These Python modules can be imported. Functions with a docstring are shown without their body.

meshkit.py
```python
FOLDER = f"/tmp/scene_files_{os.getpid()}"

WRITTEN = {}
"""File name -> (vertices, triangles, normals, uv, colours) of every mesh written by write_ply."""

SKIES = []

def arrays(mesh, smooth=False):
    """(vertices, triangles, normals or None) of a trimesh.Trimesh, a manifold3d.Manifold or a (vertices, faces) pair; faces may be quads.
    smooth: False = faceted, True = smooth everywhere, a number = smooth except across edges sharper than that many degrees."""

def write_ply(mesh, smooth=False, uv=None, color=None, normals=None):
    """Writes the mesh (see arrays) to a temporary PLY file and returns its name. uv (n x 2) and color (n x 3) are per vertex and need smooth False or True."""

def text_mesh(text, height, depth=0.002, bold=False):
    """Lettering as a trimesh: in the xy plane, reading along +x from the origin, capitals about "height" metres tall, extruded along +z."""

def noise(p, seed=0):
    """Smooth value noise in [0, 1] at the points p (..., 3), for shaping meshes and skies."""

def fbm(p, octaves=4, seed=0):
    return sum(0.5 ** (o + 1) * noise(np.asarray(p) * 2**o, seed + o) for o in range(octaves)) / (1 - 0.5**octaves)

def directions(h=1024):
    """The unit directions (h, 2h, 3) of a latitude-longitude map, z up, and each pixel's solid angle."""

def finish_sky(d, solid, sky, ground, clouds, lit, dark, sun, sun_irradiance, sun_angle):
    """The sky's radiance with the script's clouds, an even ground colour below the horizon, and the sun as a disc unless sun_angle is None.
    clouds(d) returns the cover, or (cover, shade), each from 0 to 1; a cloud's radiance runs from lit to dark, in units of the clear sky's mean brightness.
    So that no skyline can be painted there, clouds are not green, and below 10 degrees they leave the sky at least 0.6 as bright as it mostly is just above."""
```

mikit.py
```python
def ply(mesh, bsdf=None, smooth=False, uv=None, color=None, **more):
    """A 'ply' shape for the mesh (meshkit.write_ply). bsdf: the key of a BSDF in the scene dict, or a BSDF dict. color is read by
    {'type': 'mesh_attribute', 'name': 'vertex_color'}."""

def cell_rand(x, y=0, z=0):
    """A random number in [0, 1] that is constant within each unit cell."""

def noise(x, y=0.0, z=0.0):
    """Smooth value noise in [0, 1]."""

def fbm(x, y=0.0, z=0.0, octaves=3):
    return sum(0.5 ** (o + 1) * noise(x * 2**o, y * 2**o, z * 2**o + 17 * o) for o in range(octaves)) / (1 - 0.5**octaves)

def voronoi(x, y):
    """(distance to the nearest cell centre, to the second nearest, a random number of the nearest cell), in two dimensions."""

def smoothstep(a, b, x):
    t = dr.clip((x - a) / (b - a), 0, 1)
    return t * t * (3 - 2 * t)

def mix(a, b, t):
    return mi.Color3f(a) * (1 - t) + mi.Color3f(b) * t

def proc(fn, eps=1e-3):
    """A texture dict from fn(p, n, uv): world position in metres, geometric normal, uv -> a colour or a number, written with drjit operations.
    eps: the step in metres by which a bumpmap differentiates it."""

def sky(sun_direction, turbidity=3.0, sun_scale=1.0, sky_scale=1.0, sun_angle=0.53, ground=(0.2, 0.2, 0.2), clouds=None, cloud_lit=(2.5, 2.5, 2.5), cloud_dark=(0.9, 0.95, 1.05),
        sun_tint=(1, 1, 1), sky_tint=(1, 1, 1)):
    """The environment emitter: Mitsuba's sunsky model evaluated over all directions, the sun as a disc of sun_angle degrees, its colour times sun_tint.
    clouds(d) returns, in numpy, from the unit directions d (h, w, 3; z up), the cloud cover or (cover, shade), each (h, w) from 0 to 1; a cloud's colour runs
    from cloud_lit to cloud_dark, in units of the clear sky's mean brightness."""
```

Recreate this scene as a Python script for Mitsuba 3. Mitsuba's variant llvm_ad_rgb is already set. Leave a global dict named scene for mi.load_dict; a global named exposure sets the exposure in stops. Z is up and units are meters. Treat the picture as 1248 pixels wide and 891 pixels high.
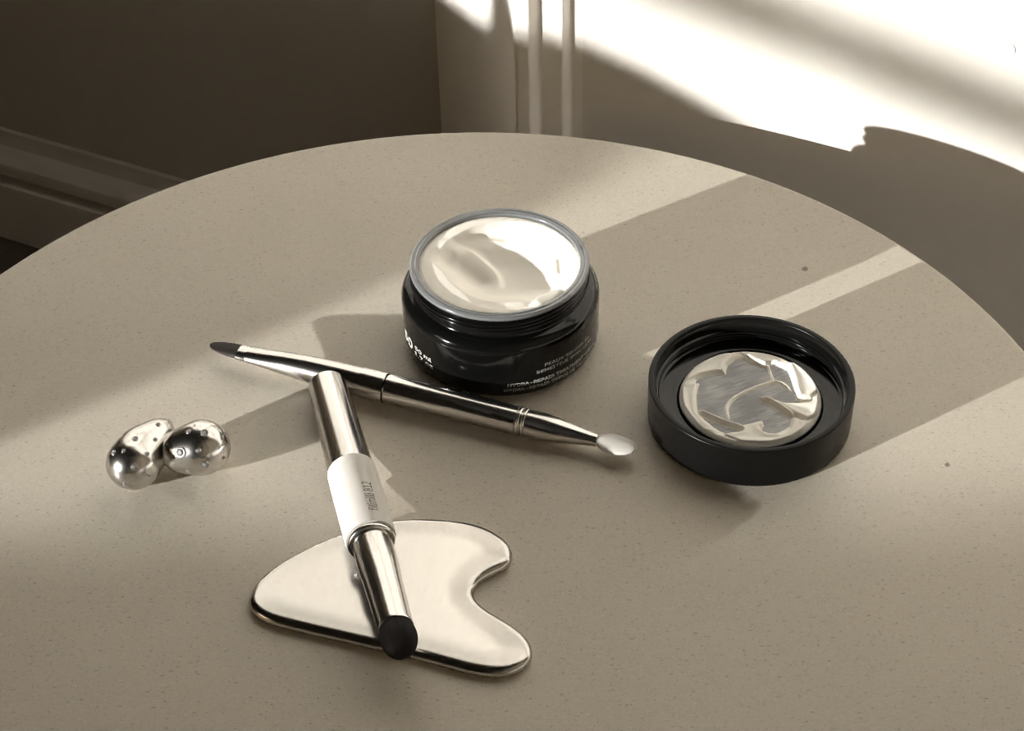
import math, random
import numpy as np, trimesh, manifold3d as m3, shapely, shapely.geometry as sg
from scipy.interpolate import CubicSpline
from scipy.spatial import Delaunay, cKDTree
import mitsuba as mi, drjit as dr
import mikit, meshkit
from mikit import noise, fbm, voronoi, cell_rand, smoothstep, mix

T = mi.ScalarTransform4f
random.seed(7)
rng = np.random.default_rng(7)
scene, labels = {'type': 'scene'}, {}

# ------------------------------------------------------------------ camera, sun, sky, exposure
FOCAL_PX = 2201.15
PITCH = 0.71853
CAM = np.array([0, 0, 0.39847])
FWD = np.array([0, math.cos(PITCH), -math.sin(PITCH)])
ROLL = 0.00655
R0 = np.array([1.0, 0, 0]); U0 = np.cross(R0, FWD)
RIGHT = math.cos(ROLL) * R0 + math.sin(ROLL) * U0
UP = np.cross(RIGHT, FWD)
scene['camera'] = {
    'type': 'perspective', 'fov_axis': 'x', 'fov': math.degrees(2 * math.atan(624 / FOCAL_PX)),
    'principal_point_offset_x': -86.5 / 1248,
    'near_clip': 0.01, 'far_clip': 100.0,
    'to_world': T().look_at(origin=CAM.tolist(), target=(CAM + FWD).tolist(), up=UP.tolist())}
SUN_AZ, SUN_TAN = math.radians(32.7), 0.155                # the way the light travels over the table; tangent of its elevation
D = np.array([math.cos(SUN_AZ), math.sin(SUN_AZ)])
N = np.array([-D[1], D[0]])
scene['sky'] = mikit.sky((-D[0], -D[1], SUN_TAN), turbidity=3.0, sun_scale=1.70, sky_scale=2.0,
                         sun_tint=(1.0, 1.73, 5.3), sky_tint=(1.1, 1.0, 0.9), ground=(0.16, 0.15, 0.13))
exposure = 2.5

# ------------------------------------------------------------------ helpers
def put(key, mesh, bsdf, label=None, category=None, group=None, kind=None, smooth=30, to_world=None, **more):
    base, i = key, 0
    while key in scene:
        i += 1
        key = f'{base}_{i:03d}'
    d = mesh if isinstance(mesh, dict) else mikit.ply(mesh, bsdf, smooth=smooth, **more)
    if to_world is not None:
        d = {**d, 'to_world': to_world}
    scene[key] = d
    tag(key, label, category, group, kind)
    return key

def tag(key, label=None, category=None, group=None, kind=None):
    e = {k: v for k, v in dict(label=label, category=category, group=group, kind=kind).items() if v}
    if e:
        labels[key] = e

def join(*ms):
    return trimesh.util.concatenate(ms)

def revolve(profile, n=96, lobes=None):
    """Lathe about z of (r, z) points; lobes(theta, i) may scale the radius."""
    p = np.asarray(profile, float)
    th = np.arange(n) * 2 * np.pi / n
    v = np.stack([p[:, None, 0] * np.cos(th), p[:, None, 0] * np.sin(th), np.repeat(p[:, 1:], n, 1)], -1).reshape(-1, 3)
    i, j = np.meshgrid(np.arange(len(p) - 1), np.arange(n), indexing='ij')
    a, b = i * n + j, i * n + (j + 1) % n
    f = np.concatenate([np.stack([a, b, b + n], -1).reshape(-1, 3), np.stack([a, b + n, a + n], -1).reshape(-1, 3)])
    m = trimesh.Trimesh(v, f, process=False)
    m.merge_vertices()
    m.update_faces(m.nondegenerate_faces())
    return m

def arc(cx, cz, r, a0, a1, n=8):
    a = np.radians(np.linspace(a0, a1, n))
    return [(cx + r * math.cos(x), cz + r * math.sin(x)) for x in a]

def box(x0, x1, y0, y1, z0, z1):
    m = trimesh.creation.box((x1 - x0, y1 - y0, z1 - z0))
    m.apply_translation(((x0 + x1) / 2, (y0 + y1) / 2, (z0 + z1) / 2))
    return m

def frame(mesh, origin, axis, roll=0.0):
    """Turns local z into axis (local x stays level when roll is 0) and moves the mesh to origin."""
    a = np.asarray(axis, float) / np.linalg.norm(axis)
    x = np.cross([0, 0, 1.0], a); x /= np.linalg.norm(x)
    y = np.cross(a, x)
    x, y = math.cos(roll) * x + math.sin(roll) * y, -math.sin(roll) * x + math.cos(roll) * y
    m4 = np.eye(4); m4[:3, 0], m4[:3, 1], m4[:3, 2], m4[:3, 3] = x, y, a, origin
    m = mesh.copy(); m.apply_transform(m4)
    return m

# the room's own axes: s along the wall behind the table, n into it
WD = np.array([math.cos(math.radians(-24)), math.sin(math.radians(-24))])
WN = np.array([-WD[1], WD[0]])
P0 = np.array([0.105, 0.595])
def room(mesh):
    m = mesh.copy()
    v = np.array(m.vertices)
    xy = P0 + v[:, :1] * WD + v[:, 1:2] * WN
    m.vertices = np.column_stack([xy, v[:, 2]])
    return m
FLOOR, CEIL = -0.281, 2.25

# ------------------------------------------------------------------ materials
def principled(**k):
    for c in ('base_color',):
        if isinstance(k.get(c), (tuple, list)):
            k[c] = {'type': 'rgb', 'value': list(k[c])}
    return {'type': 'principled', **k}
def two(b):
    return {'type': 'twosided', 'bsdf': b}
def rgb(*c):
    return {'type': 'rgb', 'value': list(c)}

def table_color(p, n, uv):
    x, y = p.x * 1000, p.y * 1000
    grain = fbm(x * 0.9, y * 2.2, 0.0, 3)
    big = fbm(x * 0.03, y * 0.03, 3.0, 3)
    c = mix((0.49, 0.445, 0.375), (0.575, 0.525, 0.445), 0.55 * grain + 0.45 * big)
    d, _, w = voronoi(x * 0.42 + 0.5 * noise(x * 1.7, y * 1.7), y * 0.55)
    speck = smoothstep(0.16, 0.06, d) * dr.select(w > 0.62, 1.0, 0.0) * (0.25 + 0.5 * cell_rand(w * 977))
    d2, _, w2 = voronoi(x * 1.3 + 40, y * 1.6 + 11)
    fine = smoothstep(0.25, 0.1, d2) * dr.select(w2 > 0.7, 0.28, 0.0)
    d3, _, w3 = voronoi(x * 0.35 + 91, y * 0.6 + 77)
    pale = smoothstep(0.2, 0.08, d3) * dr.select(w3 > 0.8, 0.3, 0.0)
    c = c * (1 - speck * 0.62) * (1 - fine)
    c = mix(c, (0.68, 0.64, 0.56), pale)
    def spot(cx, cy, r):
        q = dr.sqrt(dr.square(x - cx + 0.6 * noise(x, y)) + dr.square((y - cy) * 0.8 + 0.5 * noise(y, x))) / r
        return smoothstep(1.2, 0.7, q)
    marks = dr.maximum(spot(79.4, 509.3, 1.1), spot(115.5, 409.7, 0.8))
    return mix(c, (0.16, 0.13, 0.10), 0.8 * marks)
def table_bump(p, n, uv):
    return fbm(p.x * 1500, p.y * 2600, 0.0, 2)
scene['table_stone'] = two({'type': 'bumpmap', 'scale': 0.00006, 'arbitrary': mikit.proc(table_bump, 1e-4),
                            'bsdf': principled(base_color=mikit.proc(table_color), roughness=0.42, specular=0.3)})

def wall_color(p, n, uv):
    t = fbm(p.x * 9, p.y * 9, p.z * 9, 3)
    return mix((0.65, 0.615, 0.565), (0.71, 0.675, 0.625), t)
def wall_bump(p, n, uv):
    return fbm(p.x * 420, p.y * 420, p.z * 420, 2)
scene['wall_paint'] = two({'type': 'bumpmap', 'scale': 0.00012, 'arbitrary': mikit.proc(wall_bump, 3e-4),
                           'bsdf': {'type': 'diffuse', 'reflectance': mikit.proc(wall_color)}})
scene['trim_paint'] = two(principled(base_color=(0.74, 0.70, 0.645), roughness=0.5, specular=0.3))
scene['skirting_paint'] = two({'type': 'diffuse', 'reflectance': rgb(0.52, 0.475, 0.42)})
scene['recess_paint'] = two({'type': 'diffuse', 'reflectance': rgb(0.41, 0.375, 0.33)})  # wall colour darkened to carry the shade low in the recess
scene['dull_paint'] = two({'type': 'diffuse', 'reflectance': rgb(0.20, 0.18, 0.155)})
scene['ceiling_paint'] = two({'type': 'diffuse', 'reflectance': rgb(0.13, 0.12, 0.105)})
def floor_color(p, n, uv):
    s = p.x * WD[0] + p.y * WD[1]
    t = p.x * WN[0] + p.y * WN[1]
    g = fbm(s * 8, t * 120, cell_rand(dr.floor(t / 0.09)) * 9, 3)
    return mix((0.05, 0.036, 0.027), (0.085, 0.062, 0.046), g)
scene['floor_wood'] = two(principled(base_color=mikit.proc(floor_color), roughness=0.5))
scene['window_paint'] = two(principled(base_color=(0.6, 0.57, 0.53), roughness=0.5))
scene['upholstery'] = two({'type': 'diffuse', 'reflectance': rgb(0.12, 0.105, 0.09)})

scene['chrome'] = two({'type': 'roughconductor', 'alpha': 0.035, 'distribution': 'ggx', 'eta': rgb(0.2, 0.2, 0.2), 'k': rgb(3.9, 3.8, 3.6), 'specular_reflectance': rgb(0.69, 0.672, 0.65)})
scene['plate_chrome'] = two({'type': 'roughconductor', 'alpha': 0.035, 'distribution': 'ggx', 'eta': rgb(0.2, 0.2, 0.2), 'k': rgb(3.9, 3.8, 3.6), 'specular_reflectance': rgb(0.55, 0.53, 0.50)})
scene['black_gloss'] = two(principled(base_color=(0.003, 0.003, 0.003), roughness=0.09, specular=0.3))
scene['black_satin'] = two(principled(base_color=(0.004, 0.0037, 0.0035), roughness=0.3, specular=0.16))
scene['rim_glass'] = two(principled(base_color=(0.13, 0.135, 0.14), roughness=0.08, specular=0.9, clearcoat=0.6, clearcoat_gloss=0.95))
scene['cream'] = two(principled(base_color=(0.86, 0.825, 0.75), roughness=0.38, specular=0.45))
def liner_color(p, n, uv):
    x, y = (p.x - 0.0539) * 1000, (p.y - 0.4309) * 1000
    a = 0.45
    u, v = x * math.cos(a) + y * math.sin(a), -x * math.sin(a) + y * math.cos(a)
    streak = fbm(u * 0.25 + 3, v * 3.2 + 0.7 * noise(u * 0.5, v * 0.4), 1.0, 3)
    smear = fbm(x * 0.16, y * 0.16, 5.0, 2)
    return mix((0.20, 0.205, 0.21), (0.44, 0.44, 0.43), smoothstep(0.3, 0.85, 0.5 * streak + 0.5 * smear))
scene['liner_smeared'] = two(principled(base_color=mikit.proc(liner_color), roughness=0.35))
scene['print_white'] = two({'type': 'diffuse', 'reflectance': rgb(0.45, 0.44, 0.42)})
scene['print_dark'] = two({'type': 'diffuse', 'reflectance': rgb(0.10, 0.09, 0.08)})
scene['white_lacquer'] = two(principled(base_color=(0.56, 0.535, 0.50), roughness=0.35, specular=0.4))
scene['bristle_hair'] = two(principled(base_color=(0.008, 0.006, 0.0055), roughness=0.6, specular=0.15))
scene['bristle_hair_brown'] = two(principled(base_color=(0.018, 0.013, 0.011), roughness=0.55, specular=0.2))
scene['silicone'] = two(principled(base_color=(0.52, 0.50, 0.47), roughness=0.3, specular=0.4))
scene['crystal'] = two(principled(base_color=(0.16, 0.16, 0.165), roughness=0.05, metallic=0.0, specular=1.0, clearcoat=1.0, clearcoat_gloss=1.0))
scene['crumb'] = two({'type': 'diffuse', 'reflectance': rgb(0.07, 0.055, 0.045)})

# ------------------------------------------------------------------ the room
def extruded(poly, z0, z1):
    p = np.asarray(poly, float)
    v = np.vstack([np.column_stack([p, np.full(len(p), z0)]), np.column_stack([p, np.full(len(p), z1)])])
    i, n = np.arange(len(p) - 1), len(p)
    f = np.vstack([np.stack([i, i + 1, i + 1 + n], 1), np.stack([i, i + 1 + n, i + n], 1)])
    return room(trimesh.Trimesh(v, f, process=False))

def fillet(poly, r, n=6):
    """Rounds the inner corners of an open polyline; r is one radius or one per corner."""
    p = [np.array(q, float) for q in poly]
    out = [p[0]]
    for k in range(1, len(p) - 1):
        rr = r[k - 1] if isinstance(r, (list, tuple)) else r
        a, b = p[k - 1] - p[k], p[k + 1] - p[k]
        la, lb = np.linalg.norm(a), np.linalg.norm(b)
        t = min(rr, la * 0.48, lb * 0.48)
        A, B = p[k] + a / la * t, p[k] + b / lb * t
        for u in np.linspace(0, 1, n):
            out.append((1 - u) ** 2 * A + 2 * u * (1 - u) * p[k] + u * u * B)
    out.append(p[-1])
    return np.array(out)

DEEP = 0.10
SPLAY0, CREST = np.array([-0.2405, DEEP]), np.array([-0.1428, -0.0095])
ctrl = SPLAY0 + np.array([0.052, -0.028])
u = np.linspace(0, 1, 24)[:, None]
splay = (1 - u) ** 2 * SPLAY0 + 2 * u * (1 - u) * ctrl + u * u * CREST
casing = [(-0.1410, -0.0115), (-0.1350, -0.0108), (-0.1332, -0.0052), (-0.1225, -0.0052), (-0.1215, 0.0)]
casing = fillet([tuple(splay[-1])] + casing + [(-0.1160, 0.0)], [0.002, 0.0010, 0.0016, 0.0010, 0.0012])
put('trim_1', extruded(np.vstack([splay[:-1], casing]), FLOOR, CEIL), 'trim_paint', label='stepped vertical moulding and curved reveal between the dark recess and the bright wall', kind='structure', smooth=35)
put('wall_back', extruded([(-0.1160, 0), (0.46, 0)], FLOOR, CEIL), 'wall_paint', label='pale plaster wall behind the table with a bright sunlit patch', kind='structure', smooth=False)
put('wall_recess', extruded([(-2.95, DEEP), (-0.2405, DEEP)], 0.03, CEIL), 'wall_paint', kind='structure', smooth=False)
put('wall_recess__dado', extruded([(-2.95, DEEP), (-0.2405, DEEP)], FLOOR, 0.03), 'recess_paint', label='lower part, coloured dark for the shade on it', smooth=False)  # shade put into the colour of the low wall
tag('wall_recess', 'shaded recessed wall to the left behind the table, shade coloured in below', kind='structure')
def skirting(s0, s1, n0):
    # plinth, groove, rounded top moulding: a profile in (n, z), swept along s
    prof = [(0, 0.0), (-0.016, 0.0), (-0.016, 0.040), (-0.0155, 0.0420), (-0.0070, 0.0435), (-0.0060, 0.0470), (-0.0125, 0.0480), (-0.0132, 0.051), (-0.0125, 0.0560), (-0.009, 0.0605), (-0.0030, 0.0625), (-0.0020, 0.0690), (-0.002, 0.0725), (0, 0.0735)]
    p = np.array(prof)
    v = []
    for s in (s0, s1):
        v += [(s, n0 + a, FLOOR + b) for a, b in p]
    k, m = np.arange(len(p) - 1), len(p)
    f = np.vstack([np.stack([k, k + m, k + 1 + m], 1), np.stack([k, k + 1 + m, k + 1], 1)])
    return room(trimesh.Trimesh(np.array(v), f, process=False))
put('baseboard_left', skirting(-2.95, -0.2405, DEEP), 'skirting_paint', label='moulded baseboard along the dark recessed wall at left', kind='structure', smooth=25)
put('baseboard_back', skirting(-0.1160, 0.46, 0.0), 'trim_paint', kind='structure', smooth=25)
# a small curl of peeling paint on the bright wall
hook = [(0.0542 + 0.0019 * math.cos(a), 0.0522 + 0.0026 * math.sin(a)) for a in np.radians(np.linspace(70, -120, 14))]
chips = []
for k, (a, b) in enumerate(zip(hook[:-1], hook[1:])):
    w = 0.00035 + 0.0003 * math.sin(math.pi * k / 12)
    m = m3.Manifold.hull_points(np.array([(q[0] + ds, nn, q[1] + dz) for q in (a, b) for ds, dz in ((w, 0), (-w, 0), (0, w), (0, -w)) for nn in (0.0, -0.0006)]))
    t = m.to_mesh(); chips.append(trimesh.Trimesh(t.vert_properties[:, :3], t.tri_verts))
put('wall_back__paint_chip', room(join(*chips)), 'trim_paint', label='small curled paint chip', smooth=False)

FRONT, LEFT, RIGHTW = -4.6, -2.95, 0.46
put('wall_right', extruded([(RIGHTW, 0), (RIGHTW, FRONT)], FLOOR, CEIL), 'wall_paint', kind='structure', smooth=False)
put('wall_front', extruded([(RIGHTW, FRONT), (-1.17, FRONT)], FLOOR, CEIL), 'dull_paint', kind='structure', smooth=False)
put('floor', room(box(LEFT - 0.1, RIGHTW + 0.1, FRONT - 0.1, 0.2, FLOOR - 0.05, FLOOR)), 'floor_wood', label='very dark wooden floor at the foot of the baseboard', kind='structure', smooth=False)
put('ceiling', room(box(LEFT - 0.1, RIGHTW + 0.1, FRONT - 0.1, 0.2, CEIL, CEIL + 0.05)), 'ceiling_paint', kind='structure', smooth=False)
def canted(mesh):
    # the left wall stands at a slant: x along it from the mullion towards the front of the room, y outwards
    m = mesh.copy()
    v = np.array(m.vertices)
    m.vertices = np.column_stack([-1.9 + 0.347 * v[:, 0] - 0.938 * v[:, 1], -2.632 - 0.938 * v[:, 0] - 0.347 * v[:, 1], v[:, 2]])
    return room(m)
W0, W1, Z0, Z1 = -0.67, 1.21, 0.25, 1.33            # the window in it: along x, and its height
put('wall_left', canted(join(box(-2.92, W0, 0, 0.1, FLOOR, CEIL), box(W1, 2.12, 0, 0.1, FLOOR, CEIL), box(W0, W1, 0, 0.1, FLOOR, Z0), box(W0, W1, 0, 0.1, Z1, CEIL))), 'dull_paint', kind='structure', smooth=False)
NB = 0.05
put('window_1__frame', canted(join(box(W0, W0 + 0.05, NB - 0.02, NB + 0.02, Z0, Z1), box(W1 - 0.05, W1, NB - 0.02, NB + 0.02, Z0, Z1),
                                   box(W0, W1, NB - 0.02, NB + 0.02, Z0, Z0 + 0.04), box(W0, W1, NB - 0.02, NB + 0.02, Z1 - 0.05, Z1))), 'window_paint', smooth=False)
tag('window_1', 'wide casement window in the left wall of the room', kind='structure')
put('window_1__mullion', canted(box(-0.006, 0.034, NB - 0.012, NB + 0.012, Z0, Z1)), 'window_paint', smooth=False)
for zb in (0.570, 0.832):
    put('window_1__glazing_bar', canted(box(W0, W1, NB - 0.010, NB + 0.010, zb - 0.0125, zb + 0.0125)), 'window_paint', smooth=False)
put('roller_blind', canted(box(0.49, W1 - 0.02, 0.010, 0.012, 0.67, Z1 - 0.02)), 'ceiling_paint', label='unseen plain sheet added over the nearer end of the window to cut the sun', category='added_blind', smooth=False)  # added to cut sun on the right wall, so less fills the table

# unseen blocker added towards the window, outlined to draw the long soft shadow
def bench_blocker():
    q0, q1, d0, d1, top = 0.449, 1.60, -1.55, -1.10, 0.262
    pts = [(0.449, FLOOR + 0.06), (0.449, 0.175), (0.4535, 0.197), (0.461, 0.213), (0.473, 0.2230), (0.490, 0.2290), (0.515, 0.2360), (0.545, 0.2412), (0.575, 0.2410), (0.598, 0.2350), (0.613, 0.2210), (0.625, 0.2080), (0.641, 0.1975), (0.660, 0.1910), (0.69, 0.1870), (0.75, 0.1860), (1.20, 0.1860), (1.23, 0.17), (1.245, 0.14), (1.245, FLOOR + 0.06)]
    prof = np.array(pts)
    nn = [(-1.10, 0.0), (-1.112, 0.0), (-1.42, 0.0), (-1.432, 0.0)]
    poly = sg.Polygon(prof)
    m = trimesh.creation.extrude_polygon(poly, 0.32, engine='earcut')
    v = np.array(m.vertices)      # x = q, y = height, z = depth towards the window
    xy = N * v[:, :1] + D * (-1.10 - v[:, 2:3])
    m = trimesh.Trimesh(np.column_stack([xy, v[:, 1]]), m.faces, process=False)
    m.fix_normals()
    return m
put('bench__seat', bench_blocker(), 'upholstery', smooth=30)
tag('bench', 'unseen dark upholstered form with a rounded end, added to cast the long soft shadow', 'bench')
def sloped_blocker():  # unseen sloping blocker added to keep sun off the near tabletop
    prof = [(0.432, FLOOR + 0.06), (0.432, 0.1755), (0.4075, 0.1815), (0.3818, 0.189), (0.3538, 0.1980), (0.296, 0.2130), (0.2496, 0.2245), (0.17, 0.2415), (0.15, 0.241), (0.14, 0.230), (0.14, FLOOR + 0.06)]
    prof = [(q, z + 0.155 * 0.15 if z > 0 else z) for q, z in prof]
    m = trimesh.creation.extrude_polygon(sg.Polygon(prof), 0.25, engine='earcut')
    v = np.array(m.vertices)
    m = trimesh.Trimesh(np.column_stack([N * v[:, :1] + D * (-1.25 - v[:, 2:3]), v[:, 1]]), m.faces, process=False)
    m.fix_normals()
    return m
put('armchair__backrest', sloped_blocker(), 'upholstery', smooth=30)
tag('armchair', 'unseen dark upholstered form with a sloping back, added to shade the near tabletop', 'added_chair')
for q in (0.18, 0.40):
    for d in (-1.29, -1.46):
        leg = trimesh.creation.cylinder(0.018, 0.062, sections=16)
        leg.apply_translation((*(N * q + D * d), FLOOR + 0.031))
        put('armchair__leg', leg, 'floor_wood')
for q in (0.50, 1.18):
    for d in (-1.15, -1.37):
        leg = trimesh.creation.cylinder(0.018, 0.062, sections=16)
        leg.apply_translation((*(N * q + D * d), FLOOR + 0.031))
        put('bench__leg', leg, 'floor_wood')

# ------------------------------------------------------------------ the table
TC, TR = (-0.0384, 0.3943), 0.2012
prof = [(0, -0.016), (TR - 0.0015, -0.016)] + arc(TR - 0.0015, -0.0145, 0.0015, -90, 0, 6) + arc(TR - 0.0016, -0.0016, 0.0016, 0, 90, 8) + [(TR * 0.6, 0), (TR * 0.2, 0), (0, 0)]
top = revolve(prof, 256)
top.apply_translation((*TC, 0))
put('side_table__tabletop', top, 'table_stone', smooth=40)
tag('side_table', 'round beige speckled side table carrying the cosmetics', 'table')
ped = revolve([(0, FLOOR + 0.001), (0.11, FLOOR + 0.001), (0.112, FLOOR + 0.006), (0.11, FLOOR + 0.012), (0.03, FLOOR + 0.02), (0.022, FLOOR + 0.05), (0.022, -0.04), (0.05, -0.016), (0, -0.016)], 64)
ped.apply_translation((*TC, 0))
put('side_table__pedestal', ped, 'table_stone', smooth=40)

# ------------------------------------------------------------------ jar
JC = np.array([-0.0277, 0.4701, 0.0])
def helix_thread(r, z0, pitch, turns, a, h, start=0.0, n=160, fade=0.12):
    """A rounded ridge winding round z."""
    t = np.linspace(0, 1, n)
    th = start + t * turns * 2 * np.pi
    k = np.clip(np.minimum(t, 1 - t) / fade, 0, 1)
    sec = np.array([(-0.4, -h), (0.6, -h * 0.55), (1.0, 0.0), (0.6, h * 0.55), (-0.4, h)])
    v = []
    for i in range(n):
        for (sx, sz) in sec:
            rr = r + sx * a * (k[i] if sx > 0 else 1)
            v.append((rr * math.cos(th[i]), rr * math.sin(th[i]), z0 + pitch * t[i] * turns + sz * max(k[i], 0.2)))
    m = len(sec)
    f = []
    for i in range(n - 1):
        for j in range(m - 1):
            a0 = i * m + j
            f += [(a0, a0 + m, a0 + m + 1), (a0, a0 + m + 1, a0 + 1)]
    return trimesh.Trimesh(np.array(v), np.array(f), process=False)
body = [(0, 0.0005), (0.0285, 0.0005)] + arc(0.0285, 0.0045, 0.0042, -90, -10, 8) + [(0.0329, 0.006), (0.0330, 0.012), (0.0330, 0.0195)] + arc(0.0290, 0.0200, 0.0040, 0, 78, 10) + [(0.0290, 0.0243), (0.0286, 0.0250), (0.0285, 0.0318)]
jb = revolve(body, 160)
jb.apply_translation(JC)
put('cream_jar__body', jb, 'black_gloss', smooth=35)
tag('cream_jar', 'open black glass jar filled with white cream, its lid off beside it', 'jar')
for k, st in enumerate((0.2, 2.3, 4.4)):
    th = helix_thread(0.0285, 0.0262, 0.0042, 0.95, 0.0012, 0.0010, st)
    th.apply_translation(JC)
    put('cream_jar__screw_thread', th, 'black_gloss', smooth=True)
rim = revolve([(0.0285, 0.0312), (0.0294, 0.0314)] + arc(0.0288, 0.0321, 0.0009, -20, 90, 7) + [(0.0281, 0.0327), (0.0276, 0.0330)] + arc(0.0272, 0.0322, 0.0007, 80, 180, 6) + [(0.0265, 0.0300), (0.0265, 0.0260)], 160)
rim.apply_translation(JC)
put('cream_jar__rim', rim, 'rim_glass', label='clear grey glass rim', smooth=35)

def wrap(mesh, R, ang0, z, centre, sx=1.0):
    v = np.array(mesh.vertices)
    a = ang0 + v[:, 0] * sx / R
    rr = R - 0.00006 + v[:, 2]
    return trimesh.Trimesh(np.column_stack([centre[0] + rr * np.cos(a), centre[1] + rr * np.sin(a), z + v[:, 1]]), mesh.faces, process=False)
FRONT_ANG = math.atan2(-JC[1], -JC[0])          # towards the camera
def jar_text(text, h, a0, a1, z, bold=False):
    m = meshkit.text_mesh(text, h, 0.00012, bold).subdivide_to_size(0.0008)
    w = m.vertices[:, 0].max()
    a0, a1 = math.radians(a0) + FRONT_ANG, math.radians(a1) + FRONT_ANG
    put('cream_jar__lettering', wrap(m, 0.0330, a0, z, JC, (a1 - a0) * 0.0330 / w), 'print_white', label='small white lettering', smooth=False)
jar_text('HYDRA-REPAIR TREATMENT CREAM', 0.00125, 2, 68, 0.0065, True)
jar_text('HYDRA-REPAIR CRÈME DE TRAITEMENT', 0.00110, 0, 70, 0.0045)
jar_text('PEAUX SENSIBLES', 0.00115, 24, 60, 0.0125)
jar_text('SENSITIVE SKIN CARE', 0.00110, 19, 63, 0.0103)
jar_text('50', 0.0036, -78, -64, 0.0080, True)
jar_text('50 ml', 0.0016, -61, -45, 0.0098, True)
jar_text('1.7 oz', 0.0016, -62, -44, 0.0072, True)

# ------------------------------------------------------------------ cream surfaces
def disc_grid(R, rings, inner=1):
    """Points and triangles of a disc of even cell size."""
    pts = [(0.0, 0.0)]
    for k in range(1, rings + 1):
        m = 6 * k
        a = np.arange(m) * 2 * np.pi / m
        pts += list(zip(R * k / rings * np.cos(a), R * k / rings * np.sin(a)))
    pts = np.array(pts)
    return pts, Delaunay(pts).simplices
def seg_dist(p, line):
    """(distance to the polyline, position along it 0..1, signed side) of the points p."""
    best = np.full(len(p), 9e9); along = np.zeros(len(p)); side = np.zeros(len(p))
    line = np.asarray(line, float)
    L = np.concatenate([[0], np.cumsum(np.linalg.norm(np.diff(line, axis=0), axis=1))]); L /= L[-1]
    for i in range(len(line) - 1):
        a, b = line[i], line[i + 1]
        d = b - a
        t = np.clip(((p - a) @ d) / (d @ d), 0, 1)
        q = p - a - t[:, None] * d
        r = np.linalg.norm(q, axis=1)
        m = r < best
        best[m] = r[m]; along[m] = (L[i] + t * (L[i + 1] - L[i]))[m]; side[m] = np.sign(d[0] * q[:, 1] - d[1] * q[:, 0])[m]
    return best, along, side
def smooth_line(pts, n=40):
    pts = np.asarray(pts, float)
    t = np.arange(len(pts))
    return CubicSpline(t, pts)(np.linspace(0, len(pts) - 1, n))
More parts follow.
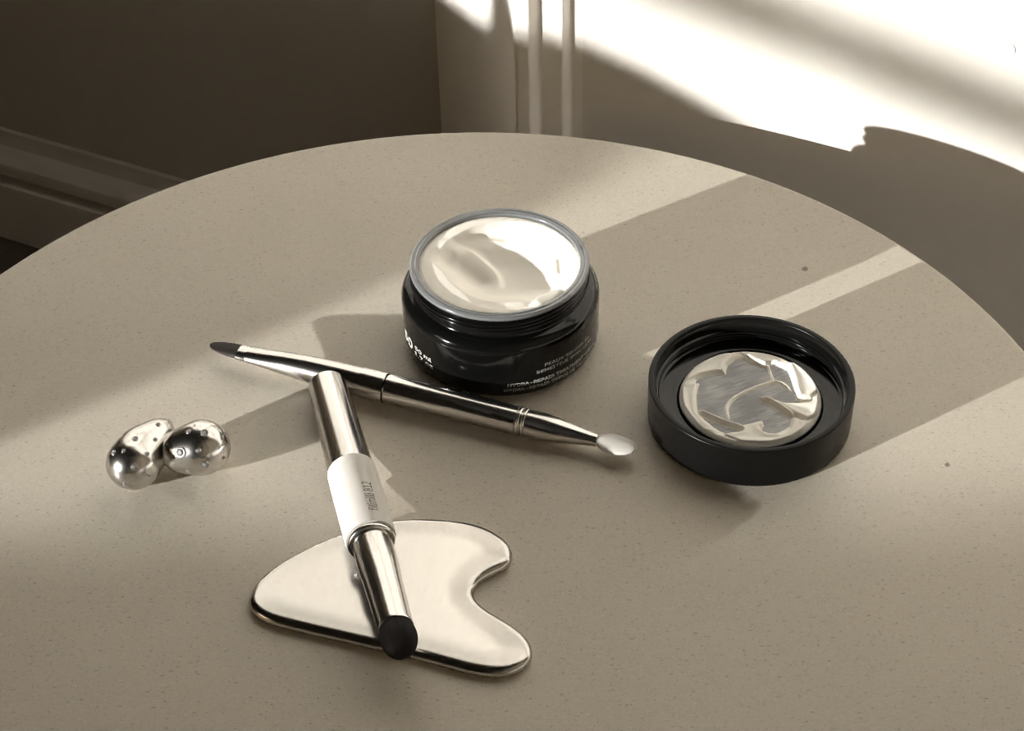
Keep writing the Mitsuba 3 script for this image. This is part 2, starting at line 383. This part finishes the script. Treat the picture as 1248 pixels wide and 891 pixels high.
def bump(x, w):
    return np.exp(-(x / w) ** 2)
def sstep(a, b, x):
    t = np.clip((x - a) / (b - a), 0, 1)
    return t * t * (3 - 2 * t)

CR = 0.0265
pts, tri = disc_grid(CR, 90)
p = pts / CR
r = np.linalg.norm(p, axis=1)
h = -0.0050 * np.clip(1 - ((p[:, 0] - 0.10) ** 2 + (p[:, 1] + 0.02) ** 2) / 0.82, 0, 1) ** 0.8
# scooped bowl: one wide hollow, right of centre
sd = sg.Polygon(smooth_line([(-0.30, 0.62), (0.15, 0.55), (0.50, 0.28), (0.72, -0.08), (0.80, -0.38), (0.52, -0.62), (0.10, -0.72), (-0.40, -0.55), (-0.55, -0.05), (-0.52, 0.35), (-0.30, 0.62)], 120)).buffer(0)
bd = shapely.distance(sd.boundary, shapely.points(p)) * np.where(shapely.contains_xy(sd, p), 1, -1)
h -= 0.0010 * sstep(-0.04, 0.42, bd)
h -= 0.0004 * sstep(-0.03, 0.07, bd)
# the left mound with its valley, the S-shaped fold between the two halves
d, t, s = seg_dist(p, smooth_line([(-0.75, -0.25), (-0.50, -0.50), (-0.15, -0.62), (0.25, -0.66)]))
h += 0.0020 * bump(d, 0.22)
d, t, s = seg_dist(p, smooth_line([(-0.62, 0.12), (-0.45, 0.0), (-0.25, -0.12)]))
h -= 0.0014 * bump(d, 0.17)
fold = smooth_line([(-0.60, 0.46), (-0.35, 0.34), (-0.12, 0.12), (-0.02, -0.10), (-0.05, -0.28), (-0.20, -0.42)])
d, t, s = seg_dist(p, fold)
w = np.sin(np.pi * np.clip(t, 0.02, 0.98)) ** 0.6
h += 0.0017 * w * np.where(s > 0, bump(d, 0.055), bump(d, 0.20))
# a thick lick of cream over the hollow at the back, and one curling up at the front right
d, t, s = seg_dist(p, smooth_line([(-0.55, 0.62), (-0.25, 0.80), (0.05, 0.74)]))
h += 0.0009 * bump(d, 0.10) * (1 - 0.6 * t)
d, t, s = seg_dist(p, smooth_line([(-0.50, 0.48), (-0.30, 0.66), (0.02, 0.70)]))
h -= 0.0013 * bump(d, 0.10)
d, t, s = seg_dist(p, smooth_line([(0.42, -0.86), (0.55, -0.66), (0.78, -0.56)]))
lip = 0.0034 * np.where(s < 0, bump(d, 0.12), bump(d, 0.03)) * sstep(0, 0.25, t)
h += lip
d, t, s = seg_dist(p, [(0.74, 0.22), (0.76, -0.02)])
h -= 0.0007 * bump(d, 0.03)
h += 0.00025 * (meshkit.fbm(np.column_stack([p * 4, r * 0]), 3, 5) - 0.5) + 0.00010 * (meshkit.fbm(np.column_stack([p * [14, 9], r * 0]), 2, 8) - 0.5)
h = np.minimum(h, 0.0002 + 0.3 * lip) * sstep(1.02, 0.93, r) ** 0.5
h -= 0.0003 * sstep(0.96, 1.0, r)
top = np.column_stack([pts, 0.0317 + h])
cm = trimesh.Trimesh(top, tri, process=False)
edge = revolve([(CR, 0.0262), (CR, 0.0315)], 540)
if cm.face_normals[:, 2].mean() < 0: cm.invert()
cm.apply_translation(JC)
put('face_cream', cm, 'cream', label='white face cream with a scooped swirl, filling the open black jar', category='cream', smooth=True)

# ------------------------------------------------------------------ lid lying upside down, smeared inside
LC = np.array([0.0539, 0.4309, 0.0])
lid = [(0, 0.0004), (0.0318, 0.0004)] + arc(0.0318, 0.0014, 0.0010, -90, 0, 5) + [(0.0329, 0.003), (0.0330, 0.0152)] + arc(0.0325, 0.0154, 0.0005, 0, 90, 5) + [(0.0318, 0.0160)] + arc(0.0314, 0.0154, 0.0005, 90, 180, 4) + [(0.0309, 0.0150)]
lm = revolve(lid, 160); lm.apply_translation(LC)
put('jar_lid__shell', lm, 'black_satin', smooth=35)
tag('jar_lid', 'black screw lid lying upside down, smeared with cream inside', 'lid')
iw = revolve([(0.0309, 0.0150), (0.0308, 0.0146), (0.0305, 0.0138), (0.0303, 0.0080), (0.0295, 0.0066), (0.0250, 0.0064), (0, 0.0064)], 160); iw.apply_translation(LC)
put('jar_lid__inner_wall', iw, 'black_gloss', label='glossy black inner wall', smooth=35)
for st in (0.4, 2.5, 4.6):
    th = helix_thread(0.0304, 0.0086, 0.0034, 0.8, -0.0010, 0.0008, st)
    th.apply_translation(LC)
    put('jar_lid__screw_thread', th, 'black_gloss', smooth=True)
inner = revolve([(0.0302, 0.0082), (0.0300, 0.0079), (0.0292, 0.0074), (0.0262, 0.0074), (0.0256, 0.0070), (0.0236, 0.0070), (0.0231, 0.0074), (0.0229, 0.0078)], 120); inner.apply_translation(LC)
put('jar_lid__seal_ring', inner, 'black_gloss', smooth=35)
ln = revolve([(0.0230, 0.0072), (0.0229, 0.0080), (0.0224, 0.0083), (0.012, 0.0083), (0, 0.0083)], 120); ln.apply_translation(LC)
put('jar_lid__liner', ln, 'liner_smeared', label='grey liner disc with streaked cream film', smooth=35)

LR = 0.0226
pts, tri = disc_grid(LR, 110)
p = pts / LR
r = np.linalg.norm(p, axis=1)
def px(x, y):
    """From the look of the smear seen at a slant to the disc: unit coordinates, y away from the viewer."""
    return ((x - 588) / 518, -(y - 445) / 362)
def L(*q, n=40): return smooth_line([px(*a) for a in q], n)
h = np.full(len(p), -0.0003)
wob = 0.06 * (meshkit.fbm(np.column_stack([p * 3.1, r * 0]), 3, 21) - 0.5)
ang = np.arctan2(p[:, 1], p[:, 0])
def flap(poly, height, soft=0.06, crest=0.00035):
    g = sg.Polygon([px(*a) for a in poly]).buffer(0.05).buffer(-0.05)
    dd = shapely.distance(g.boundary, shapely.points(p)) * np.where(shapely.contains_xy(g, p), 1, -1) + wob * 0.5
    return height * sstep(-soft * 0.3, soft, dd) + crest * bump(dd - soft, soft) * (dd > -soft * 0.3) - 0.0003
def ridge(line, w, height):
    d, t, s = seg_dist(p + wob[:, None] * 0.3, line)
    k = np.clip(np.minimum(t, 1 - t) / 0.12, 0, 1) ** 0.7
    return height * bump(d, w * (0.6 + 0.4 * k)) * k - 0.0003
ring = 0.0011 * sstep(0.80 + 0.04 * np.sin(3 * ang + 1), 0.90, r + wob * 0.8) - 0.0003
h = np.maximum(h, ring)
h = np.maximum(h, flap([(100, 300), (150, 190), (320, 110), (520, 90), (500, 150), (440, 200), (420, 250), (420, 265), (340, 265), (230, 290), (115, 350)], 0.0012))
h = np.maximum(h, flap([(60, 300), (110, 350), (215, 340), (190, 440), (195, 560), (230, 620), (330, 720), (200, 720), (60, 520)], 0.0010, 0.05))
h = np.maximum(h, flap([(880, 180), (960, 180), (1060, 260), (1120, 400), (1040, 470), (990, 478), (930, 465), (915, 380), (905, 290)], 0.0017))
h = np.maximum(h, flap([(640, 440), (710, 455), (830, 492), (1010, 490), (1080, 440), (1110, 480), (1060, 600), (990, 640), (880, 590), (800, 525), (700, 480)], 0.0016))
h = np.maximum(h, flap([(880, 590), (1010, 640), (960, 700), (880, 760), (700, 810), (480, 800), (330, 740), (400, 715), (500, 700), (520, 650), (660, 620), (665, 660), (640, 690), (700, 715), (790, 725), (850, 690)], 0.0012))
h = np.maximum(h, flap([(480, 90), (560, 85), (650, 100), (860, 160), (830, 190), (760, 190), (700, 195), (620, 165), (560, 140)], 0.0011))
h = np.maximum(h, ridge(L((180, 555), (280, 595), (400, 645), (480, 670), (540, 720)), 0.045, 0.0019))
h = np.maximum(h, ridge(L((910, 395), (850, 345), (775, 322), (640, 365), (500, 430), (420, 500), (405, 560), (430, 615)), 0.030, 0.0009))
h = np.maximum(h, ridge(L((740, 180), (760, 260), (775, 322)), 0.022, 0.0006))
h = np.maximum(h, ridge(L((590, 120), (640, 160), (700, 185), (740, 205)), 0.04, 0.0022))
h = np.maximum(h, ridge(L((660, 455), (740, 480), (830, 540), (890, 600)), 0.05, 0.0021))
h += np.where(h > 0, 0.00016 * (meshkit.fbm(np.column_stack([p @ np.array([[0.9, -0.4], [0.4, 0.9]]) * [5, 22], r * 0]), 3, 4) - 0.5), 0)
h *= np.where(h > 0, sstep(1.0, 0.95, r) * 0.8 + 0.2, 1)
h = np.where(r > 0.995, -0.0001, h)
keep = (h[tri] > -0.00012).any(1)
cm = trimesh.Trimesh(np.column_stack([pts, 0.0084 + h]), tri[keep], process=False)
if cm.face_normals[:, 2].mean() < 0: cm.invert()
cm.remove_unreferenced_vertices()
cm.apply_translation(LC)
put('cream_smear', cm, 'cream', label='smear of white cream clinging to the inside of the black lid', category='cream', smooth=True)

# ------------------------------------------------------------------ long double-ended brush
A0, A1 = np.array([-0.1141, 0.4543, 0.0062]), np.array([0.0047, 0.4140, 0.0050])
ax = (A1 - A0) / np.linalg.norm(A1 - A0)
LA = np.linalg.norm(A1 - A0)
AX0 = A0
def on_a(mesh, roll=0.0): return frame(mesh, AX0, ax, roll)
def flat_end(profile, n=96, flat=1.0, z_round=0.02):
    """A lathe whose section becomes wide and flat towards z = 0."""
    m = revolve(profile, n)
    v = np.array(m.vertices)
    k = np.clip(1 - v[:, 2] / z_round, 0, 1) ** 1.2
    v[:, 0] *= 1 + 0.22 * k
    v[:, 1] *= 1 - 0.40 * k
    m.vertices = v
    return m
LJ = 0.0530
ferr = [(0.0024, -0.0002), (0.00285, 0.0), (0.00290, 0.0028), (0.00275, 0.0030), (0.00275, 0.0034), (0.0030, 0.0036), (0.0034, 0.010), (0.0039, 0.017), (0.00445, 0.025), (0.00475, 0.033), (0.00485, 0.040), (0.00488, LJ - 0.0085), (0.00470, LJ - 0.0084)]
put('lip_brush__ferrule', on_a(flat_end(ferr)), 'chrome', smooth=40)
tag('lip_brush', 'long slim chrome double-ended brush with a small dark flat tip and a white silicone end', 'brush')
put('lip_brush__collar', on_a(revolve([(0.0044, LJ - 0.0088), (0.00498, LJ - 0.0087), (0.00505, LJ - 0.0085), (0.00505, LJ - 0.0004), (0.0049, LJ), (0.0044, LJ)])), 'chrome', smooth=40)
LRG = 0.0998
put('lip_brush__handle', on_a(revolve([(0.0042, LJ + 0.0002), (0.00475, LJ + 0.0004), (0.00488, LJ + 0.0008), (0.00480, LJ + 0.02), (0.00465, LRG - 0.0012), (0.0044, LRG - 0.001)])), 'chrome', smooth=40)
ring = [(0.0042, LRG - 0.0010), (0.0047, LRG - 0.0009)] + arc(0.0044, LRG - 0.0002, 0.00055, -60, 60, 6) + [(0.0043, LRG + 0.0005), (0.0043, LRG + 0.0009), (0.0045, LRG + 0.0010)] + arc(0.0044, LRG + 0.0016, 0.0005, -60, 60, 6) + [(0.0042, LRG + 0.0022)]
put('lip_brush__ring', on_a(revolve(ring)), 'chrome', smooth=40)
neck = [(0.0042, LRG + 0.0021), (0.00455, LRG + 0.0023), (0.0045, LRG + 0.008), (0.0040, LRG + 0.0125), (0.0032, LRG + 0.017), (0.0025, LRG + 0.0215), (0.0021, LA - 0.0012), (0.0020, LA), (0.0014, LA + 0.0001), (0, LA)]
put('lip_brush__spatula_neck', on_a(revolve(neck)), 'chrome', smooth=40)
# flat oval bristles
tt = np.linspace(0, 1, 26)
wid = 0.0031 * np.sqrt(np.clip(1 - (tt * 0.985) ** 3.6, 0, 1)) * (1 - 0.10 * tt)
thk = 0.00165 * (1 - 0.72 * tt)
sec = np.linspace(0, 2 * np.pi, 72, endpoint=False)
v = []
for t, w_, k_ in zip(tt, wid, thk):
    rip = 1 + 0.035 * np.cos(24 * sec) * np.sin(np.pi * min(t * 1.4 + .1, 1))
    v.append(np.column_stack([w_ * np.cos(sec) * rip, k_ * np.sin(sec) * rip, np.full(72, 0.0004 - 0.0112 * t)]))
v = np.concatenate(v)
i, j = np.meshgrid(np.arange(25), np.arange(72), indexing='ij')
a, b = (i * 72 + j).ravel(), (i * 72 + (j + 1) % 72).ravel()
bm = trimesh.Trimesh(v, np.vstack([np.column_stack([a, a + 72, b + 72]), np.column_stack([a, b + 72, b])]), process=False)
put('lip_brush__bristles', on_a(bm), 'bristle_hair_brown', label='dark brown flat bristles', smooth=True)
# silicone paddle
sp = trimesh.creation.icosphere(4)
v = np.array(sp.vertices)
v = np.column_stack([v[:, 0] * 0.0042 * (1 - 0.10 * v[:, 2]), v[:, 1] * 0.0017, v[:, 2] * 0.0068])
v[:, 1] += 0.0006 * (v[:, 2] / 0.0068) ** 2
sp.vertices = v + [0, 0, LA + 0.0062]
put('lip_brush__silicone_paddle', on_a(sp, 0.0), 'silicone', label='milky white silicone paddle', smooth=True)

# ------------------------------------------------------------------ mirror-polished massage plate
outline = np.array([(-0.0521, 0.3815), (-0.0421, 0.3813), (-0.0321, 0.3793), (-0.0245, 0.3746), (-0.0208, 0.3683), (-0.0215, 0.3637), (-0.0263, 0.3597), (-0.0302, 0.3560), (-0.0315, 0.3524), (-0.0293, 0.3476), (-0.0244, 0.3433), (-0.0184, 0.3384), (-0.0145, 0.3333), (-0.0139, 0.3284), (-0.0167, 0.3241), (-0.0224, 0.3218), (-0.0281, 0.3222), (-0.0386, 0.3253), (-0.0528, 0.3298), (-0.0719, 0.3352), (-0.0852, 0.3391), (-0.0926, 0.3425), (-0.0962, 0.3474), (-0.0958, 0.3529), (-0.0927, 0.3591), (-0.0862, 0.3657), (-0.0784, 0.3715), (-0.0691, 0.3766), (-0.0607, 0.3801)])
seg = np.linalg.norm(np.diff(np.vstack([outline, outline[:1]]), axis=0), axis=1)
cs = CubicSpline(np.concatenate([[0], np.cumsum(seg)]), np.vstack([outline, outline[:1]]), bc_type='periodic')
g = sg.Polygon(cs(np.linspace(0, seg.sum(), 500)[:-1])).buffer(-0.0012).buffer(0.0012, 24)
g = g.buffer(0.0012, 24).buffer(-0.0012, 24)
def ring_pts(poly, step):
    out = []
    for q in getattr(poly, 'geoms', [poly]):
        b_ = q.exterior
        k = max(int(b_.length / step), 8)
        out += [b_.interpolate(t, True).coords[0] for t in np.arange(k) / k]
    return out
levels = [0, 0.00006, 0.0002, 0.0004, 0.0007, 0.0010, 0.0014, 0.0019, 0.0024, 0.0030, 0.0038, 0.0048]
P2 = []
for lv in levels:
    P2 += ring_pts(g.buffer(-lv, 24), 0.0006 if lv < 0.002 else 0.0009)
inn = g.buffer(-0.0056)
gx, gy = np.meshgrid(np.arange(-0.098, -0.012, 0.0014), np.arange(0.32, 0.384, 0.0014))
cand = np.column_stack([gx.ravel(), gy.ravel()])
P2 = np.vstack([np.array(P2), cand[shapely.contains_xy(inn, cand)]])
tri2 = Delaunay(P2).simplices
cen = P2[tri2].mean(1)
tri2 = tri2[shapely.contains_xy(g.buffer(1e-6), cen)]
dist = shapely.distance(g.exterior, shapely.points(P2))
def top_z(d):
    k = np.clip(d / 0.0022, 0, 1)
    return 0.0016 + 0.0020 * np.sqrt(np.clip(1 - (1 - k) ** 2, 0, 1)) + 0.0004 * sstep(0, 0.0090, d)
def bot_z(d):
    k = np.clip(d / 0.0016, 0, 1)
    return 0.0016 - 0.0015 * np.sqrt(np.clip(1 - (1 - k) ** 2, 0, 1))
up = trimesh.Trimesh(np.column_stack([P2, top_z(dist)]), tri2, process=False)
dn = trimesh.Trimesh(np.column_stack([P2, bot_z(dist)]), tri2[:, ::-1], process=False)
if up.face_normals[:, 2].mean() < 0: up.invert(); dn.invert()
plate = join(up, dn); plate.merge_vertices(digits_vertex=7)
put('massage_plate', plate, 'plate_chrome', label='mirror-polished metal face massage plate with a notched heart-like outline', category='massage plate', smooth=True)

# ------------------------------------------------------------------ short brush leaning on the plate
B0 = np.array([-0.0834, 0.4383, 0.0062])
BC = np.array([-0.0616, 0.3636, 0.0117])
bx = (BC - B0) / np.linalg.norm(BC - B0)
LC_ = np.linalg.norm(BC - B0)
def on_b(mesh, roll=0.0): return frame(mesh, B0, bx, roll)
LW = 0.0452
cap = [(0, 0.0), (0.0052, 0.0)] + arc(0.0053, 0.0007, 0.0007, -90, 0, 5) + [(0.0063, 0.008), (0.0066, 0.020), (0.0070, LW - 0.0004), (0.0069, LW), (0.005, LW)]
put('foundation_brush__cap', on_b(revolve(cap)), 'chrome', smooth=40)
tag('foundation_brush', 'short chrome and white brush with a round black tip, leaning on the metal plate', 'brush')
white = [(0.005, LW + 0.0001), (0.0072, LW + 0.0002), (0.0075, LW + 0.0006), (0.0076, LW + 0.006), (0.0076, LC_ - 0.0012), (0.0074, LC_ - 0.0006), (0.0055, LC_ - 0.0006)]
put('foundation_brush__barrel', on_b(revolve(white)), 'white_lacquer', label='white lacquered barrel', smooth=40)
coll = [(0.0055, LC_ - 0.0010), (0.0066, LC_ - 0.0008)] + arc(0.0061, LC_ + 0.0004, 0.0010, -70, 80, 8) + [(0.0053, LC_ + 0.0014)]
put('foundation_brush__collar', on_b(revolve(coll)), 'chrome', smooth=40)
E_ = LC_ + 0.0370
fer = [(0.0055, LC_ + 0.0008), (0.0059, LC_ + 0.0016), (0.0059, LC_ + 0.010), (0.0057, LC_ + 0.0150), (0.00555, LC_ + 0.0165), (0.0053, LC_ + 0.025), (0.0050, E_ - 0.0012), (0.0051, E_ - 0.0004), (0.0049, E_), (0.0042, E_ - 0.0004)]
put('foundation_brush__ferrule', on_b(revolve(fer)), 'chrome', smooth=40)
tt = np.linspace(0, 1, 24)
prof = [(0.0046, E_ - 0.002)] + [((0.0046 + 0.0005 * math.sin(min(t * 2.2, 1) * math.pi / 2)) * math.sqrt(max(1 - max(t - 0.35, 0) ** 2 / 0.4225, 0)), E_ + 0.0105 * t) for t in tt]
br = revolve(prof, 180)
v = np.array(br.vertices)
an = np.arctan2(v[:, 1], v[:, 0])
kk = 1 + 0.03 * np.cos(60 * an) + 0.04 * (meshkit.noise(np.column_stack([np.cos(an) * 14, np.sin(an) * 14, v[:, 2] * 60]), 3) - 0.5)
v[:, :2] *= kk[:, None]
br.vertices = v
put('foundation_brush__bristles', on_b(br), 'bristle_hair', label='dense round black bristles', smooth=True)
bt = meshkit.text_mesh('fillimilli 812', 0.0029, 0.0001).subdivide_to_size(0.00035)
v = np.array(bt.vertices)
sxx = 0.0132 / v[:, 0].max()
ang0 = -0.10
# reads from the bristle end towards the cap; the letters' tops point to the left
Lx, Ly = v[:, 0] * sxx, v[:, 1]
viewer = CAM - (B0 + bx * 0.055)
xl = np.cross([0, 0, 1.0], bx); xl /= np.linalg.norm(xl); yl = np.cross(bx, xl)
va = math.atan2(viewer @ yl, viewer @ xl)
TEXT_SIDE = -1.0
th_ = va + TEXT_SIDE * (0.64 - Ly / 0.0076)
rr = 0.0076 - 0.00004 + v[:, 2] * 0.8
lt = trimesh.Trimesh(np.column_stack([rr * np.cos(th_), rr * np.sin(th_), 0.0730 - Lx]), bt.faces, process=False)
put('foundation_brush__lettering', on_b(lt), 'print_dark', label='small dark lettering', smooth=False)

# ------------------------------------------------------------------ earrings
def blob(balls, edge=0.0011, it=14):
    """One continuous drop: hulls of neighbouring balls, joined, refined and smoothed."""
    ms = []
    for (c0, r0), (c1, r1) in zip(balls[:-1], balls[1:]):
        q = [m3.Manifold.sphere(r_, 40).translate(tuple(c_)) for c_, r_ in ((c0, r0), (c1, r1))]
        ms.append(m3.Manifold.batch_hull(q))
    m = m3.Manifold.batch_boolean(ms, m3.OpType.Add).refine_to_length(edge).to_mesh()
    t = trimesh.Trimesh(m.vert_properties[:, :3], m.tri_verts)
    trimesh.smoothing.filter_taubin(t, 0.5, 0.52, iterations=it * 3)
    trimesh.smoothing.filter_laplacian(t, lamb=0.4, iterations=it // 2)
    return t
EAR_L = [((-0.1372, 0.3956, 0.0084), 0.0084), ((-0.1355, 0.4008, 0.0085), 0.0080), ((-0.1318, 0.4070, 0.0092), 0.0055), ((-0.1298, 0.4112, 0.0100), 0.0020)]
EAR_R = [((-0.1172, 0.4017, 0.0088), 0.0088), ((-0.1232, 0.4012, 0.0078), 0.0070), ((-0.1284, 0.4028, 0.0064), 0.0040)]
STONES_L = [(-0.1371, 0.4008, 0.0168, 0.00056), (-0.1314, 0.4033, 0.0145, 0.00044), (-0.1315, 0.4093, 0.0148, 0.0005), (-0.1359, 0.3924, 0.0131, 0.0006), (-0.1329, 0.3968, 0.0144, 0.00044), (-0.1398, 0.3961, 0.0162, 0.00038), (-0.1433, 0.3968, 0.0148, 0.0005), (-0.1326, 0.3929, 0.0093, 0.00038), (-0.1398, 0.3908, 0.0072, 0.00044), (-0.1421, 0.4041, 0.0149, 0.0003), (-0.1385, 0.4095, 0.0144, 0.00028), (-0.1334, 0.3952, 0.0029, 0.00025)]
STONES_R = [(-0.1163, 0.4031, 0.017, 0.00072), (-0.1234, 0.3993, 0.0131, 0.0009), (-0.1178, 0.3985, 0.0139, 0.0005), (-0.116, 0.3972, 0.0097, 0.0006), (-0.1109, 0.401, 0.009, 0.00045), (-0.1219, 0.3976, 0.0067, 0.00033), (-0.1214, 0.4039, 0.0169, 0.00048), (-0.1114, 0.4045, 0.0141, 0.00026), (-0.1104, 0.4044, 0.0124, 0.00026), (-0.1131, 0.4018, 0.003, 0.00024), (-0.1193, 0.4063, 0.0176, 0.00024)]
def gem(r):
    """A low domed, facetted crystal, eight-sided."""
    a = np.arange(8) * np.pi / 4
    v = [(0, 0, 0.45 * r)] if False else []
    tab = [(0.52 * r * math.cos(x), 0.52 * r * math.sin(x), 0.55 * r) for x in a]
    gir = [(0.98 * r * math.cos(x + np.pi / 8), 0.98 * r * math.sin(x + np.pi / 8), 0.12 * r) for x in a]
    low = [(0.9 * r * math.cos(x), 0.9 * r * math.sin(x), -0.3 * r) for x in a]
    m = m3.Manifold.hull_points(np.array(tab + gir + low)).to_mesh()
    return trimesh.Trimesh(m.vert_properties[:, :3], m.tri_verts)
def bezel(r):
    return revolve([(0.98 * r, -0.4 * r), (1.34 * r, -0.4 * r)] + arc(1.14 * r, 0.16 * r, 0.20 * r, -10, 190, 8) + [(0.98 * r, -0.4 * r)], 24)
GEM, BEZEL = mikit.ply(gem(1.0), 'crystal', smooth=False), mikit.ply(bezel(1.0), 'chrome', smooth=40)
def earring(key, balls, stones, post, label):
    m = blob(balls)
    put(key + '__body', m, 'chrome', smooth=True)
    key = [k for k in scene if k.startswith(key)][-1].split('__')[0] if False else key
    tag(key, label, 'earring', 'pair of studded chrome earrings')
    tree = cKDTree(m.vertices)
    vn = m.vertex_normals
    for (x, y, z, r_) in stones:
        d_, i_ = tree.query((x, y, z))
        c_, n_ = m.vertices[i_], vn[i_]
        x_ = np.cross(n_, [0.3, 0.2, 0.9]); x_ /= np.linalg.norm(x_)
        m4 = np.eye(4); r_ *= 1.35; m4[:3, 0], m4[:3, 1], m4[:3, 2], m4[:3, 3] = x_ * r_, np.cross(n_, x_) * r_, n_ * r_, c_ + n_ * r_ * 0.05
        k = put(key + '__stone', GEM, None, to_world=T(m4))
        put(k + '__bezel', BEZEL, None, to_world=T(m4))
    a_, b_ = map(np.array, post)
    pm = frame(revolve([(0, 0), (0.00045, 0), (0.00045, np.linalg.norm(b_ - a_)), (0.0003, np.linalg.norm(b_ - a_) + 0.0004), (0, np.linalg.norm(b_ - a_) + 0.0005)], 16), a_, b_ - a_)
    put(key + '__post', pm, 'chrome', smooth=40)
earring('earring', EAR_L, STONES_L, ((-0.1302, 0.4098, 0.0075), (-0.1278, 0.4080, 0.0035)), 'left chrome teardrop earring of the pair, tip pointing up and away, studded with crystals')
earring('earring_001', EAR_R, STONES_R, ((-0.1282, 0.4036, 0.0062), (-0.1272, 0.4120, 0.0066)), 'right chrome teardrop earring of the pair, lying on its side, studded with crystals')
